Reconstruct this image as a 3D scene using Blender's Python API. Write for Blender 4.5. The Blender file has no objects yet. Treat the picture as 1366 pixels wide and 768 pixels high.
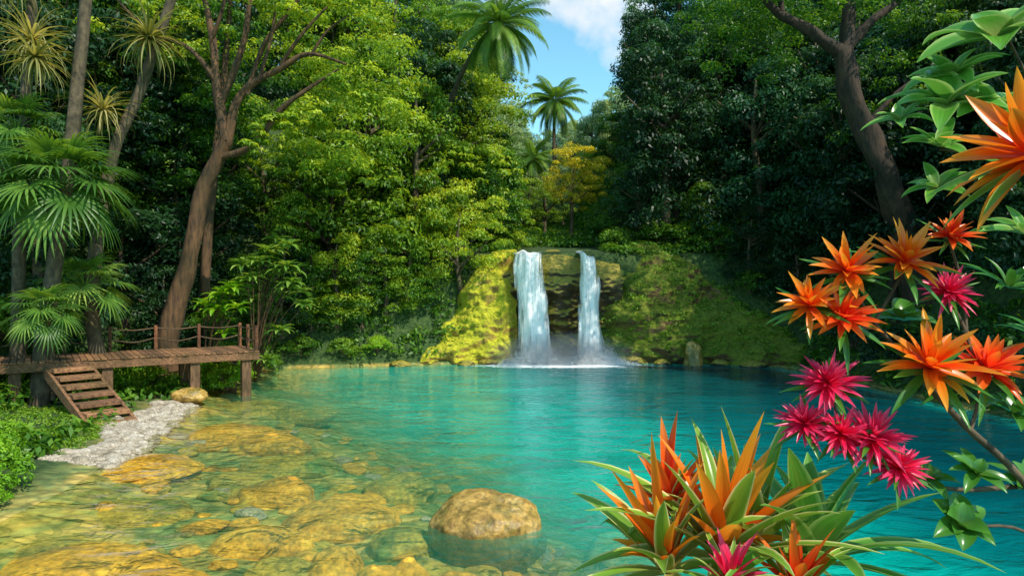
import bpy, math, random, bmesh
import numpy as np
from mathutils import Vector, Matrix, noise as mnoise
random.seed(7); rng=np.random.default_rng(7)
scene=bpy.context.scene
COL=scene.collection
R=math.radians
# ------------------------------------------------------------------ mesh builder
class MB:
    def __init__(s): s.V=[];s.L=[];s.S=[];s.n=0;s.T=[];s.A=[];s.E=[]
    def add(s,V,F,tint=0.5,along=0.0,edge=0.0):
        V=np.asarray(V,float).reshape(-1,3);F=np.asarray(F,int);n=len(V)
        s.V.append(V);s.L.append((F+s.n).reshape(-1));s.S.append(np.full(len(F),F.shape[1]))
        for lst,a in ((s.T,tint),(s.A,along),(s.E,edge)):
            lst.append(np.broadcast_to(np.asarray(a,float),(n,)).copy())
        s.n+=n
    def mesh(s,name,mat,origin=(0,0,0),smooth=True):
        V=np.concatenate(s.V)-np.array(origin);L=np.concatenate(s.L);S=np.concatenate(s.S)
        me=bpy.data.meshes.new(name)
        me.vertices.add(len(V));me.vertices.foreach_set("co",V.reshape(-1).astype(np.float32))
        me.loops.add(len(L));me.loops.foreach_set("vertex_index",L.astype(np.int32))
        me.polygons.add(len(S));st=np.concatenate([[0],np.cumsum(S)[:-1]])
        me.polygons.foreach_set("loop_start",st.astype(np.int32))
        me.update(calc_edges=True)
        me.polygons.foreach_set("use_smooth",np.full(len(S),smooth))
        for nm,a in (("tint",s.T),("along",s.A),("edge",s.E)):
            at=me.attributes.new(nm,'FLOAT','POINT');at.data.foreach_set("value",np.concatenate(a).astype(np.float32))
        me.materials.append(mat);me.update()
        return me
def link(o):
    COL.objects.link(o);return o
def part(name,me,parent=None,label=None):
    o=bpy.data.objects.new(name,me);link(o)
    if parent: o.parent=parent
    if label:o["label"]=label
    return o
def meta(o,label,cat,group=None,kind=None):
    o["label"]=label
    if cat:o["category"]=cat
    if group:o["group"]=group
    if kind:o["kind"]=kind
    return o
def empty(name,loc,label,cat,group=None):
    o=bpy.data.objects.new(name,None);o.empty_display_size=.2;o.location=loc;link(o)
    return meta(o,label,cat,group)
def solo(name,me,loc,label,cat,group=None,kind=None):
    o=part(name,me);o.location=loc
    return meta(o,label,cat,group,kind)
# ------------------------------------------------------------------ materials
def nm(name):
    m=bpy.data.materials.new(name);m.use_nodes=True;nt=m.node_tree;nt.nodes.clear()
    return m,nt,nt.nodes,nt.links
def ramp(N,stops):
    r=N.new('ShaderNodeValToRGB');e=r.color_ramp.elements
    while len(e)<len(stops):e.new(0.5)
    for i,(p,c) in enumerate(stops):
        e[i].position=p;e[i].color=(*c,1)
    return r
def attr(N,name):
    a=N.new('ShaderNodeAttribute');a.attribute_name=name;return a
def mul(N,L,a,b,fac=1):
    m=N.new('ShaderNodeMix');m.data_type='RGBA';m.blend_type='MULTIPLY';m.inputs[0].default_value=fac;L.new(a,m.inputs[6])
    if isinstance(b,tuple):m.inputs[7].default_value=b
    else:L.new(b,m.inputs[7])
    return m.outputs[2]
def mathn(N,L,op,a,b,c=None):
    m=N.new('ShaderNodeMath');m.operation=op
    for i,v in enumerate((a,b,c)):
        if v is None:continue
        if isinstance(v,(int,float)):m.inputs[i].default_value=v
        else:L.new(v,m.inputs[i])
    return m.outputs[0]
def noisen(N,L,vec,scale,detail=6,rough=.6,dist=0):
    n=N.new('ShaderNodeTexNoise');n.inputs['Scale'].default_value=scale;n.inputs['Detail'].default_value=detail;n.inputs['Roughness'].default_value=rough;n.inputs['Distortion'].default_value=dist
    L.new(vec,n.inputs['Vector']);return n.outputs['Fac']
def out(N,L,s):
    o=N.new('ShaderNodeOutputMaterial');L.new(s,o.inputs[0])
def leafmat(name,dark,mid,light,trans=0.35,rough=.45,objvar=.55):
    m,nt,N,L=nm(name)
    a=attr(N,'tint').outputs['Fac'];oi=N.new('ShaderNodeObjectInfo');geo=N.new('ShaderNodeNewGeometry')
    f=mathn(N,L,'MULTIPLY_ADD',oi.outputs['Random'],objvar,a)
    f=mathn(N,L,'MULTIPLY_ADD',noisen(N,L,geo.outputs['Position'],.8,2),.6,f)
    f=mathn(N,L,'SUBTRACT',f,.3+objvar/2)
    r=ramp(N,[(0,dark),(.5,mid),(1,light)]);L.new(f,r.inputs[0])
    p=N.new('ShaderNodeBsdfPrincipled');p.inputs['Roughness'].default_value=rough;p.inputs['Specular IOR Level'].default_value=.35
    L.new(r.outputs[0],p.inputs['Base Color'])
    t=N.new('ShaderNodeBsdfTranslucent');L.new(mul(N,L,r.outputs[0],(1.9,1.7,.6,1)),t.inputs[0])
    mi=N.new('ShaderNodeMixShader');mi.inputs[0].default_value=trans;L.new(p.outputs[0],mi.inputs[1]);L.new(t.outputs[0],mi.inputs[2])
    out(N,L,mi.outputs[0]);return m
def petalmat(name,base,mid,tip,edgecol=None,trans=.42):
    m,nt,N,L=nm(name)
    a=attr(N,'along').outputs['Fac'];t=attr(N,'tint').outputs['Fac'];e=attr(N,'edge').outputs['Fac']
    f=mathn(N,L,'SUBTRACT',mathn(N,L,'MULTIPLY_ADD',t,.4,a),.2)
    r=ramp(N,[(0,base),(.45,mid),(1,tip)]);L.new(f,r.inputs[0]);col=r.outputs[0]
    cb=N.new('ShaderNodeCombineXYZ');L.new(mathn(N,L,'MULTIPLY',e,9.),cb.inputs[0]);L.new(a,cb.inputs[1]);L.new(t,cb.inputs[2])
    rr=ramp(N,[(.3,(.78,.72,.72)),(.7,(1.1,1.1,1.1))]);L.new(noisen(N,L,cb.outputs[0],2.2,2),rr.inputs[0]);col=mul(N,L,col,rr.outputs[0])
    if edgecol:
        er=ramp(N,[(.72,(0,0,0)),(.95,(1,1,1))]);L.new(e,er.inputs[0])
        ex=N.new('ShaderNodeMix');ex.data_type='RGBA';L.new(er.outputs[0],ex.inputs[0]);L.new(col,ex.inputs[6]);ex.inputs[7].default_value=(*edgecol,1);col=ex.outputs[2]
    p=N.new('ShaderNodeBsdfPrincipled');p.inputs['Roughness'].default_value=.27;L.new(col,p.inputs['Base Color'])
    tr=N.new('ShaderNodeBsdfTranslucent');L.new(col,tr.inputs[0])
    mi=N.new('ShaderNodeMixShader');mi.inputs[0].default_value=trans;L.new(p.outputs[0],mi.inputs[1]);L.new(tr.outputs[0],mi.inputs[2])
    out(N,L,mi.outputs[0]);return m
def rockmat(name,c1,c2,c3,moss=None,mossamt=.5,scale=1.0,rough=.8,bump=.5,wetz=None,strata=0,nzw=.25):
    m,nt,N,L=nm(name)
    geo=N.new('ShaderNodeNewGeometry');P=geo.outputs['Position']
    v=P
    if strata:
        mp=N.new('ShaderNodeMapping');mp.inputs['Scale'].default_value=(1,1,strata);L.new(P,mp.inputs[0]);v=mp.outputs[0]
    n1=noisen(N,L,v,1.3*scale,8,.65,.4)
    r=ramp(N,[(.32,c1),(.5,c2),(.68,c3)]);L.new(n1,r.inputs[0]);col=r.outputs[0]
    n2=noisen(N,L,v,11*scale,8,.62)
    r2=ramp(N,[(.35,(.5,.5,.5)),(.65,(1.3,1.3,1.3))]);L.new(n2,r2.inputs[0]);col=mul(N,L,col,r2.outputs[0])
    if moss:
        sx=N.new('ShaderNodeSeparateXYZ');L.new(geo.outputs['Normal'],sx.inputs[0])
        ma=mathn(N,L,'MULTIPLY_ADD',sx.outputs[2],nzw,noisen(N,L,P,.9*scale,7,.7))
        mr=ramp(N,[(.62-mossamt*.45,(0,0,0)),(.74-mossamt*.45,(1,1,1))]);L.new(ma,mr.inputs[0])
        mc=ramp(N,[(.3,tuple(x*.35 for x in moss)),(.7,moss)]);L.new(n2,mc.inputs[0])
        ex=N.new('ShaderNodeMix');ex.data_type='RGBA';L.new(mr.outputs[0],ex.inputs[0]);L.new(col,ex.inputs[6]);L.new(mc.outputs[0],ex.inputs[7]);col=ex.outputs[2]
    p=N.new('ShaderNodeBsdfPrincipled');p.inputs['Roughness'].default_value=rough
    b=N.new('ShaderNodeBump');b.inputs['Strength'].default_value=bump;b.inputs['Distance'].default_value=.08/scale
    L.new(n2,b.inputs['Height']);L.new(b.outputs[0],p.inputs['Normal'])
    if wetz is not None:
        sz=N.new('ShaderNodeSeparateXYZ');L.new(P,sz.inputs[0])
        wr=N.new('ShaderNodeMapRange');L.new(mathn(N,L,'MULTIPLY_ADD',n1,.15,sz.outputs[2]),wr.inputs[0]);wr.inputs[1].default_value=wetz;wr.inputs[2].default_value=wetz+.12;wr.inputs[3].default_value=.4;wr.inputs[4].default_value=1
        col=mul(N,L,col,wr.outputs[0])
    L.new(col,p.inputs['Base Color']);out(N,L,p.outputs[0]);return m
def barkmat(name,c1,c2,sx=6,sz=1.2,objvar=0):
    m,nt,N,L=nm(name)
    tc=N.new('ShaderNodeTexCoord');mp=N.new('ShaderNodeMapping');mp.inputs['Scale'].default_value=(sx,sx,sz);L.new(tc.outputs['Object'],mp.inputs[0])
    n=noisen(N,L,mp.outputs[0],1.5,8)
    r=ramp(N,[(.3,c1),(.7,c2)]);L.new(n,r.inputs[0]);col=r.outputs[0]
    n4=noisen(N,L,tc.outputs['Object'],1.1,5);r4=ramp(N,[(.35,(.5,.58,.42)),(.65,(1.2,1.15,1.1))]);L.new(n4,r4.inputs[0]);col=mul(N,L,col,r4.outputs[0])
    if objvar:
        tr=ramp(N,[(0,(.6,.6,.6)),(1,(1.35,1.3,1.25))]);L.new(attr(N,'tint').outputs['Fac'],tr.inputs[0]);col=mul(N,L,col,tr.outputs[0])
    p=N.new('ShaderNodeBsdfPrincipled');p.inputs['Roughness'].default_value=.85;L.new(col,p.inputs['Base Color'])
    b=N.new('ShaderNodeBump');b.inputs['Strength'].default_value=.8;b.inputs['Distance'].default_value=.05;L.new(n,b.inputs['Height']);L.new(b.outputs[0],p.inputs['Normal'])
    out(N,L,p.outputs[0]);return m

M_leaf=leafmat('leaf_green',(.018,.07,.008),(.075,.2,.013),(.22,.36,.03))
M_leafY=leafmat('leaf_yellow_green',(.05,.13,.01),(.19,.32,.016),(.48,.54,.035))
M_leafD=leafmat('leaf_shade_tint',(.005,.024,.01),(.015,.057,.017),(.042,.11,.027),.25)  # darker leaf copy, ravine shade painted into its colour
M_leafB=leafmat('leaf_blue_shade_tint',(.005,.034,.018),(.016,.078,.03),(.055,.155,.045),.25)  # bluish dark leaf copy with the right slope's shade painted in
M_leafF=leafmat('leaf_haze_tint',(.1,.2,.13),(.22,.34,.18),(.4,.5,.26))  # pale bluish leaf colour paints in the distance haze
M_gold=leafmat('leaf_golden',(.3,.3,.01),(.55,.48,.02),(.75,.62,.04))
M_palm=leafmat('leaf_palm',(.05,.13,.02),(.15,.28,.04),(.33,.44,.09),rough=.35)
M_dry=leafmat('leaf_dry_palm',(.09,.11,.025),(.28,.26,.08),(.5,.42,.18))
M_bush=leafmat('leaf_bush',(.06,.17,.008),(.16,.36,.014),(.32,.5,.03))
M_bark=barkmat('bark_brown',(.025,.014,.008),(.18,.09,.038))
M_barkG=barkmat('bark_grey',(.035,.025,.017),(.18,.125,.075),5,3)
M_barkD=barkmat('bark_dark',(.012,.008,.006),(.085,.045,.024))
M_wood=barkmat('deck_wood',(.13,.055,.026),(.38,.19,.095),9,9,1)
M_woodR=barkmat('rail_wood',(.08,.028,.013),(.24,.09,.04),9,9,1)
M_woodD=barkmat('post_wood',(.07,.035,.018),(.24,.125,.062),12,2)
M_rope=barkmat('rope_fibre',(.06,.035,.02),(.18,.11,.06),20,20)
M_cliff=rockmat('cliff_rock',(.014,.011,.007),(.07,.045,.016),(.24,.14,.04),(.42,.34,.04),.22,.9,.45,.9,strata=1.6,nzw=.5)
M_mossY=rockmat('sun_tinted_moss_rock',(.16,.08,.02),(.5,.3,.05),(.68,.46,.1),(.66,.62,.025),.5,.8,.9,.8,strata=2.2)  # moss and rock colours raised to paint sunlight onto the outcrop
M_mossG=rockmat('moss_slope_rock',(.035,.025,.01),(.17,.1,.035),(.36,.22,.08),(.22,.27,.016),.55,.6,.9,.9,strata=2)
M_boulder=rockmat('boulder_rock',(.15,.09,.02),(.48,.28,.06),(.64,.43,.15),(.24,.2,.04),.24,1.3,.35,.4,.04,nzw=0)
M_sub=rockmat('submerged_rock',(.4,.2,.02),(.78,.38,.025),(.9,.52,.06),None,.2,1.1,.8,.2)
M_sub2=rockmat('submerged_olive_rock',(.2,.17,.035),(.5,.34,.05),(.68,.46,.06),(.2,.28,.06),.2,1.1,.8,.2,nzw=0)
M_pebble=rockmat('pebble_stone',(.2,.16,.11),(.42,.34,.25),(.56,.49,.4),None,.5,3,.8,.3)

# ------------------------------------------------------------------ terrain
POOL=np.array([(-7.0,3.9),(-7.0,9.3),(-7.1,11),(-7.6,13.5),(-8.6,17),(-9.3,21),(-10.2,25.5),(-9.2,27.4),(-3.9,28.5),(-1.6,29),(-.2,30.6),(4.6,30.6),(5.4,29.2),(9,28.7),(11,27.6),(11.5,24),(12,19),(13,14),(14,8),(14,3.9)])
def sdpoly(X,Y,P=POOL):
    X=np.asarray(X,float);Y=np.asarray(Y,float)
    d=np.full(X.shape,1e9);ins=np.zeros(X.shape,bool);n=len(P)
    for i in range(n):
        ax,ay=P[i];bx,by=P[(i+1)%n];ex,ey=bx-ax,by-ay
        t=np.clip(((X-ax)*ex+(Y-ay)*ey)/(ex*ex+ey*ey),0,1)
        d=np.minimum(d,np.hypot(X-ax-ex*t,Y-ay-ey*t))
        c=((ay>Y)!=(by>Y))&(X<(bx-ax)*(Y-ay)/((by-ay) if by!=ay else 1e-9)+ax)
        ins^=c
    return np.where(ins,-d,d)
def sst(a,b,x):
    t=np.clip((x-a)/(b-a),0,1);return t*t*(3-2*t)
def wob(X,Y,s=1.0):
    return (np.sin(X*.9*s+1.3*np.sin(Y*.7*s))+np.sin(Y*1.1*s+1.7*np.sin(X*.6*s+2))+.5*np.sin(X*2.3*s+Y*1.9*s))/2.5
def depth_shade(X,Y,d):
    Xb=np.where(Y<16,.4-(Y-7.6)*.62,-4.8-(Y-16)*.42)
    u=X-Xb+.6*wob(X,Y,.7)
    dep_shade=np.maximum(.46+.30*np.maximum(u,-.0)+.05*np.minimum(u,0),.22)+.06*wob(X,Y,2.1)+.42*np.maximum(0,X-2.0)*(1-sst(10,24,Y)*.6)  # extra depth towards the right darkens the water as painted shade
    return np.minimum(dep_shade,6)*np.clip(d/1.3,0,1)
def gorge(X,Y):
    xc=2.3+np.clip((Y-40)*.03,0,1.5);hw=2.2
    g=np.abs(X-xc)-hw
    fl=4.75+np.clip(Y-31,0,27)*.12+np.clip(Y-58,0,60)*.3
    return g,fl
def terrain(X,Y):
    X=np.asarray(X,float);Y=np.asarray(Y,float)
    d=sdpoly(X,Y)
    flat=np.where(X<0,4.8*(1-sst(22,27.5,Y)),.3)
    slope=np.where(X<0,1.45,1.5)
    e=np.maximum(0,d-flat)
    h=.10*np.minimum(d,6)+slope*e
    cap=np.where(X<0,2.0+24*sst(14,24,Y),1.5+26*sst(10,20,Y))
    h=np.where(d>0,cap*(1-np.exp(-h/cap)),h)
    h=np.where(d>0,h+.25*wob(X,Y,.8)*np.clip(d/3,0,1),h)
    g,fl=gorge(X,Y)
    gz=fl+1.7*np.maximum(g,0);gz=np.minimum(gz,28-11*sst(48,74,Y)+.06*np.maximum(0,Y-74)+wob(X,Y,.2)*1.5)
    k=sst(30.4,31.4,Y)
    h=np.where(d>0,h*(1-k)+np.minimum(gz,np.maximum(h,fl))*k,h)
    nb=1.5*(1-sst(3.5,4.4,Y))
    h=np.where((d>0)&(Y<4.6),nb,h)
    return np.where(d<0,-depth_shade(X,Y,-d),h)
def tz(x,y): return float(terrain(np.array([x]),np.array([y]))[0])
def sd1(x,y): return float(sdpoly(np.array([x]),np.array([y]))[0])
def axis(lo,hi,st,far0,far1,g=1.18):
    a=list(np.arange(lo,hi+1e-6,st));s=st;x=hi
    while x<far1: s*=g;s=min(s,6);x+=s;a.append(x)
    s=st;x=lo;b=[]
    while x>far0: s*=g;s=min(s,6);x-=s;b.append(x)
    return np.array(b[::-1]+a)
def gridmesh(xs,ys,zf):
    X,Y=np.meshgrid(xs,ys);Z=zf(X,Y);nx=len(xs);ny=len(ys)
    V=np.stack([X,Y,Z],-1).reshape(-1,3)
    i=np.arange(nx-1)[None,:]+nx*np.arange(ny-1)[:,None];i=i.reshape(-1)
    return V,np.stack([i,i+1,i+nx+1,i+nx],-1)
mb=MB();V,F=gridmesh(axis(-12,14,.2,-160,160),axis(3,33,.2,-60,220),terrain);mb.add(V,F)
m,nt,N,L=nm('ground_mat')
geo=N.new('ShaderNodeNewGeometry');P=geo.outputs['Position'];sx=N.new('ShaderNodeSeparateXYZ');L.new(P,sx.inputs[0])
bed=ramp(N,[(.3,(.14,.26,.12)),(.44,(.32,.36,.13)),(.54,(.56,.42,.11)),(.64,(.76,.5,.15)),(.78,(.3,.36,.18))]);L.new(noisen(N,L,P,.7,9,.65,.8),bed.inputs[0])
vo=N.new('ShaderNodeTexVoronoi');vo.inputs['Scale'].default_value=4.2
nd=N.new('ShaderNodeTexNoise');nd.inputs['Scale'].default_value=2.5;L.new(P,nd.inputs['Vector'])
va=N.new('ShaderNodeVectorMath');va.operation='MULTIPLY_ADD';L.new(nd.outputs['Color'],va.inputs[0]);va.inputs[1].default_value=(.5,.5,.5);L.new(P,va.inputs[2]);L.new(va.outputs[0],vo.inputs['Vector'])
vr=ramp(N,[(0,(1.2,1.2,1.15)),(.45,(.88,.88,.88)),(.75,(.45,.45,.4))]);L.new(vo.outputs['Distance'],vr.inputs[0])
bc=mul(N,L,bed.outputs[0],vr.outputs[0],.7)
bw=N.new('ShaderNodeRGBToBW');L.new(vo.outputs['Color'],bw.inputs[0])
cr=ramp(N,[(.2,(.5,.62,.5)),(.8,(1.35,1.25,1.1))]);L.new(bw.outputs[0],cr.inputs[0]);bc=mul(N,L,bc,cr.outputs[0],.8)
soil=ramp(N,[(.35,(.012,.03,.005)),(.5,(.03,.07,.01)),(.68,(.07,.1,.022))]);L.new(noisen(N,L,P,6,8),soil.inputs[0])
mr=N.new('ShaderNodeMapRange');L.new(sx.outputs[2],mr.inputs[0]);mr.inputs[1].default_value=-.02;mr.inputs[2].default_value=.12
mx=N.new('ShaderNodeMix');mx.data_type='RGBA';L.new(mr.outputs[0],mx.inputs[0]);L.new(bc,mx.inputs[6]);L.new(soil.outputs[0],mx.inputs[7])
p=N.new('ShaderNodeBsdfPrincipled');p.inputs['Roughness'].default_value=.9;L.new(mx.outputs[2],p.inputs['Base Color'])
b=N.new('ShaderNodeBump');b.inputs['Strength'].default_value=.6;b.inputs['Distance'].default_value=.12;b.invert=True;L.new(vo.outputs['Distance'],b.inputs['Height']);L.new(b.outputs[0],p.inputs['Normal'])
out(N,L,p.outputs[0])
g=part('ground',mb.mesh('ground',m));meta(g,'jungle valley floor with rocky pool bed and steep slopes','ground',kind='structure')
# ------------------------------------------------------------------ water
V,F=gridmesh(np.arange(-11.5,15,.16),np.arange(3.6,31.6,.16),lambda X,Y:X*0)
sd=-sdpoly(V[:,0],V[:,1]);dep_shade=np.where(sd>0,depth_shade(V[:,0],V[:,1],sd),0)
foam=np.zeros(len(V))
for cx,wx in ((1.15,1.7),(3.35,1.4)):
    foam=np.maximum(foam,np.exp(-((V[:,0]-cx)/wx)**2-((V[:,1]-28.9)/1.2)**2))
foam=np.maximum(foam,.65*np.exp(-((V[:,0]-2)/3.8)**2-((V[:,1]-28.3)/1.1)**2))
Fk=F[(sd>-.5)[F].all(1)]
mb=MB();mb.add(V,Fk,tint=dep_shade,along=foam)
m,nt,N,L=nm('water_mat')
geo=N.new('ShaderNodeNewGeometry');P=geo.outputs['Position'];D=attr(N,'tint').outputs['Fac'];FO=attr(N,'along').outputs['Fac']
fi=mathn(N,L,'SUBTRACT',1.,mathn(N,L,'EXPONENT',mathn(N,L,'MULTIPLY',mathn(N,L,'SUBTRACT',D,.12),-.72),0.))
fi=mathn(N,L,'MAXIMUM',fi,0.)
bc=ramp(N,[(0,(.06,.42,.18)),(.09,(.035,.5,.28)),(.2,(.008,.56,.38)),(.42,(.0,.45,.35)),(.64,(.0,.18,.18)),(1,(.0,.065,.08))]);L.new(mathn(N,L,'MULTIPLY',D,1/6),bc.inputs[0])  # dark teal end of the ramp paints shade into the right side
mpp=N.new('ShaderNodeMapping');mpp.inputs['Scale'].default_value=(.6,1.6,1);L.new(P,mpp.inputs[0])
r3=ramp(N,[(.35,(.62,.72,.74)),(.65,(1.15,1.12,1.1))]);L.new(noisen(N,L,mpp.outputs[0],.45,6,.6,.9),r3.inputs[0])
df=N.new('ShaderNodeBsdfDiffuse');L.new(mul(N,L,bc.outputs[0],r3.outputs[0]),df.inputs[0])
tr=N.new('ShaderNodeBsdfTransparent');tr.inputs[0].default_value=(.93,1,.87,1)
m1=N.new('ShaderNodeMixShader');L.new(fi,m1.inputs[0]);L.new(tr.outputs[0],m1.inputs[1]);L.new(df.outputs[0],m1.inputs[2])
mp2=N.new('ShaderNodeMapping');mp2.inputs['Scale'].default_value=(1,1.5,1);L.new(P,mp2.inputs[0])
wa=mathn(N,L,'MULTIPLY_ADD',noisen(N,L,mp2.outputs[0],5,3),.17,noisen(N,L,mp2.outputs[0],1.2,4,.5,1.0))
amp=N.new('ShaderNodeMapRange');L.new(noisen(N,L,P,.3,2),amp.inputs[0]);amp.inputs[1].default_value=.35;amp.inputs[2].default_value=.65;amp.inputs[3].default_value=.2;amp.inputs[4].default_value=.65
bp=N.new('ShaderNodeBump');L.new(amp.outputs[0],bp.inputs['Strength']);bp.inputs['Distance'].default_value=.2;L.new(wa,bp.inputs['Height'])
L.new(bp.outputs[0],df.inputs['Normal'])
gl=N.new('ShaderNodeBsdfGlossy');gl.inputs['Roughness'].default_value=.04;L.new(bp.outputs[0],gl.inputs['Normal'])
fr=N.new('ShaderNodeFresnel');fr.inputs['IOR'].default_value=1.33;L.new(bp.outputs[0],fr.inputs['Normal'])
m2=N.new('ShaderNodeMixShader');L.new(fr.outputs[0],m2.inputs[0]);L.new(m1.outputs[0],m2.inputs[1]);L.new(gl.outputs[0],m2.inputs[2])
frp=ramp(N,[(.75,(0,0,0)),(1.05,(1,1,1))]);L.new(mathn(N,L,'ADD',noisen(N,L,P,5,7,.7),FO),frp.inputs[0])
fd=N.new('ShaderNodeBsdfDiffuse');fd.inputs[0].default_value=(.9,.93,.95,1)
m3=N.new('ShaderNodeMixShader');L.new(frp.outputs[0],m3.inputs[0]);L.new(m2.outputs[0],m3.inputs[1]);L.new(fd.outputs[0],m3.inputs[2])
out(N,L,m3.outputs[0])
w=part('water',mb.mesh('water',m));meta(w,'clear turquoise pool water, shallow over yellow rocks','water',kind='structure')
# ------------------------------------------------------------------ rocks
_ico={}
def ico(sub):
    if sub not in _ico:
        bm=bmesh.new();bmesh.ops.create_icosphere(bm,subdivisions=sub,radius=1)
        _ico[sub]=(np.array([v.co[:] for v in bm.verts]),np.array([[v.index for v in f.verts] for f in bm.faces]));bm.free()
    return _ico[sub]
def rockverts(sub,rad,seed,amp=.25,freq=1.2,detail=.06):
    V,F=ico(sub);out=np.empty_like(V);off=Vector((seed*7.1,seed*3.3,seed*5.7))
    for i,v in enumerate(V):
        vv=Vector(v)
        n=mnoise.noise(vv*freq+off)*amp*1.6+mnoise.noise(vv*freq*2.7+off)*amp*.7+mnoise.noise(vv*freq*7+off)*detail
        out[i]=v*(1+n)
    return out*np.array(rad),F
ROCKTOPS=[]
def rock(name,loc,rad,seed,mat,label,cat='rock',sub=4,amp=.22,freq=1.2,group=None,rot=0,detail=.06):
    V,F=rockverts(sub,rad,seed,amp,freq,detail);mb=MB();mb.add(V,F)
    o=solo(name,mb.mesh(name,mat),loc,label,cat,group);o.rotation_euler=(0,0,rot);return o
rock('boulder',(-.33,9.35,-.14),(.78,.64,.57),3,M_boulder,'large rounded tan boulder rising from the pool','boulder',6,.11,1.2,detail=.02)
rock('boulder',(-9.0,19.0,.2),(.5,.36,.22),5,M_boulder,'small brown boulder on the pebbly shore by the deck','boulder',4,.12)
SUBR=[(-3.9,11.4,.62,.42,0),(-2.6,10.4,.75,.62,0),(-3.4,9.3,.62,.3,0),(-5.3,15,.9,.5,0),(-4.3,13.4,.85,.6,1),(-4.9,12.3,.6,.45,1),(-2.2,8.5,.34,.28,0),(-2.85,8.4,.4,.22,1),(-7.0,12.6,1.1,.8,0),(-5.2,8.3,1.0,.5,0),(-1.55,7.9,.33,.24,0),(-1.2,8.0,.25,.2,0),(-.6,7.75,.4,.16,0),(-6.6,16,1.0,.6,0),(-5.9,10.4,.9,.6,1),(-3.9,7.6,.7,.4,0),(-7.6,20,1.1,.7,1),(-1.5,9.4,.45,.3,1),(-6.2,8.9,.7,.5,1),(-2.0,12.2,.6,.4,1),(-6.0,19.5,.9,.5,1),(-.3,10.9,.7,.5,1),(.9,8.5,.5,.4,1),(1.6,9.6,.6,.5,1)]
for i,(x,y,a,bb,k) in enumerate(SUBR):
    zt=tz(x,y)
    top=-.015 if k==0 else -.13
    if x>-1 and k: top=-.32
    h=max(.14,min(.36,(top-zt)))
    rock('submerged_rock',(x,y,top-h*1.0),(a*1.08,bb*1.35,h),20+i,M_sub if k==0 else M_sub2,'flat yellow rock lying just under the water' if k==0 else 'flat olive mossy rock under clear water','rock',5,.14,1.0,'flat rocks under the shallow water',rot=random.uniform(-.4,.4),detail=.03)
cob=[]
for s in range(5):
    V,F=rockverts(3,(1,.8,.5),60+s,.2);mb=MB();mb.add(V,F);cob.append((mb.mesh('cobble',M_sub),mb.mesh('cobble',M_sub2),mb.mesh('cobble',M_pebble)))
nc=0
while nc<260:
    x=random.uniform(-7.5,3.2);y=7.2+random.random()**1.4*11
    d=-tz(x,y)
    if d<.12 or d>1.4:continue
    o=solo('cobble',cob[nc%5][random.choice([0,0,1,1,1,2])],(x,y,-d+.01),'small rounded stone on the pool bed','stone','stones scattered over the pool bed')
    s=random.uniform(.07,.3);hz=min(s*random.uniform(.5,.8),d*1.2);o.scale=(s*random.uniform(.8,1.4),s,hz);o.rotation_euler=(0,0,random.uniform(0,6));nc+=1
mb=MB();V0,F0=ico(2);c=0
while c<2500:
    x=random.uniform(-11,-7.0);y=random.uniform(12.2,18.8)
    d=sd1(x,y)
    if d<-.35 or d>.85+.3*math.sin(y*1.7): continue
    s=random.uniform(.022,.065)*(1 if random.random()<.92 else 2.3)
    r=np.array([s*random.uniform(.9,1.5),s*random.uniform(.8,1.2),s*.6])
    mb.add(V0*r+np.array([x,y,tz(x,y)+s*.2]),F0);c+=1
o=part('pebble_shore',mb.mesh('pebble_shore',M_pebble));meta(o,'tan and pale pebbles covering the shore beside the stairs','gravel',kind='stuff')
# ------------------------------------------------------------------ waterfall cliff
def strat(z,pv): 
    s=math.sin(z*4.2+2*mnoise.noise(pv));return abs(s)**.5*(1 if s>0 else -1)
def cliff():
    mb=MB();nu,nv=170,190
    us=np.linspace(-.5,4.9,nu);V=[];
    for j in range(nv):
        t=j/(nv-1)
        for i in range(nu):
            x=us[i];dome=.32*math.exp(-((x-1.9)/1.4)**2)
            if t<.72:
                q=t/.72;z=-.8+5.35*math.sin(min(1,q)*math.pi/2*1.0)**.85 if False else -.8+q*(5.2+dome)
                rec=.95*math.exp(-((q-.4)/.3)**2)
                y=30.05+rec*(1-.85*math.exp(-((x-2.2)/.8)**2))+1.3*max(0,(q-.7)/.3)**2.4
            else:
                q=(t-.72)/.28;z=4.4+dome+.42*(1-(1-q)**2);y=31.35+q*4.2
            pv=Vector((x*.8,y*.6,z*1.5))
            n=mnoise.noise(pv*.8)*.5+mnoise.noise(pv*2.1)*.3+mnoise.noise(pv*5)*.13+.13*strat(z,pv)
            if t<.72:
                y-=n*(.3+.55*math.sin(math.pi*min(1,q)));z+=.08*n
            else: z+=.12*n
            V.append((x,y,z))
    i=(np.arange(nu-1)[None,:]+nu*np.arange(nv-1)[:,None]).reshape(-1)
    mb.add(V,np.stack([i,i+1,i+nu+1,i+nu],-1))
    return mb.mesh('waterfall_cliff',M_cliff)
solo('waterfall_cliff',cliff(),(0,0,0),'dark wet rock ledge the two waterfalls pour over','cliff')
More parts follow.
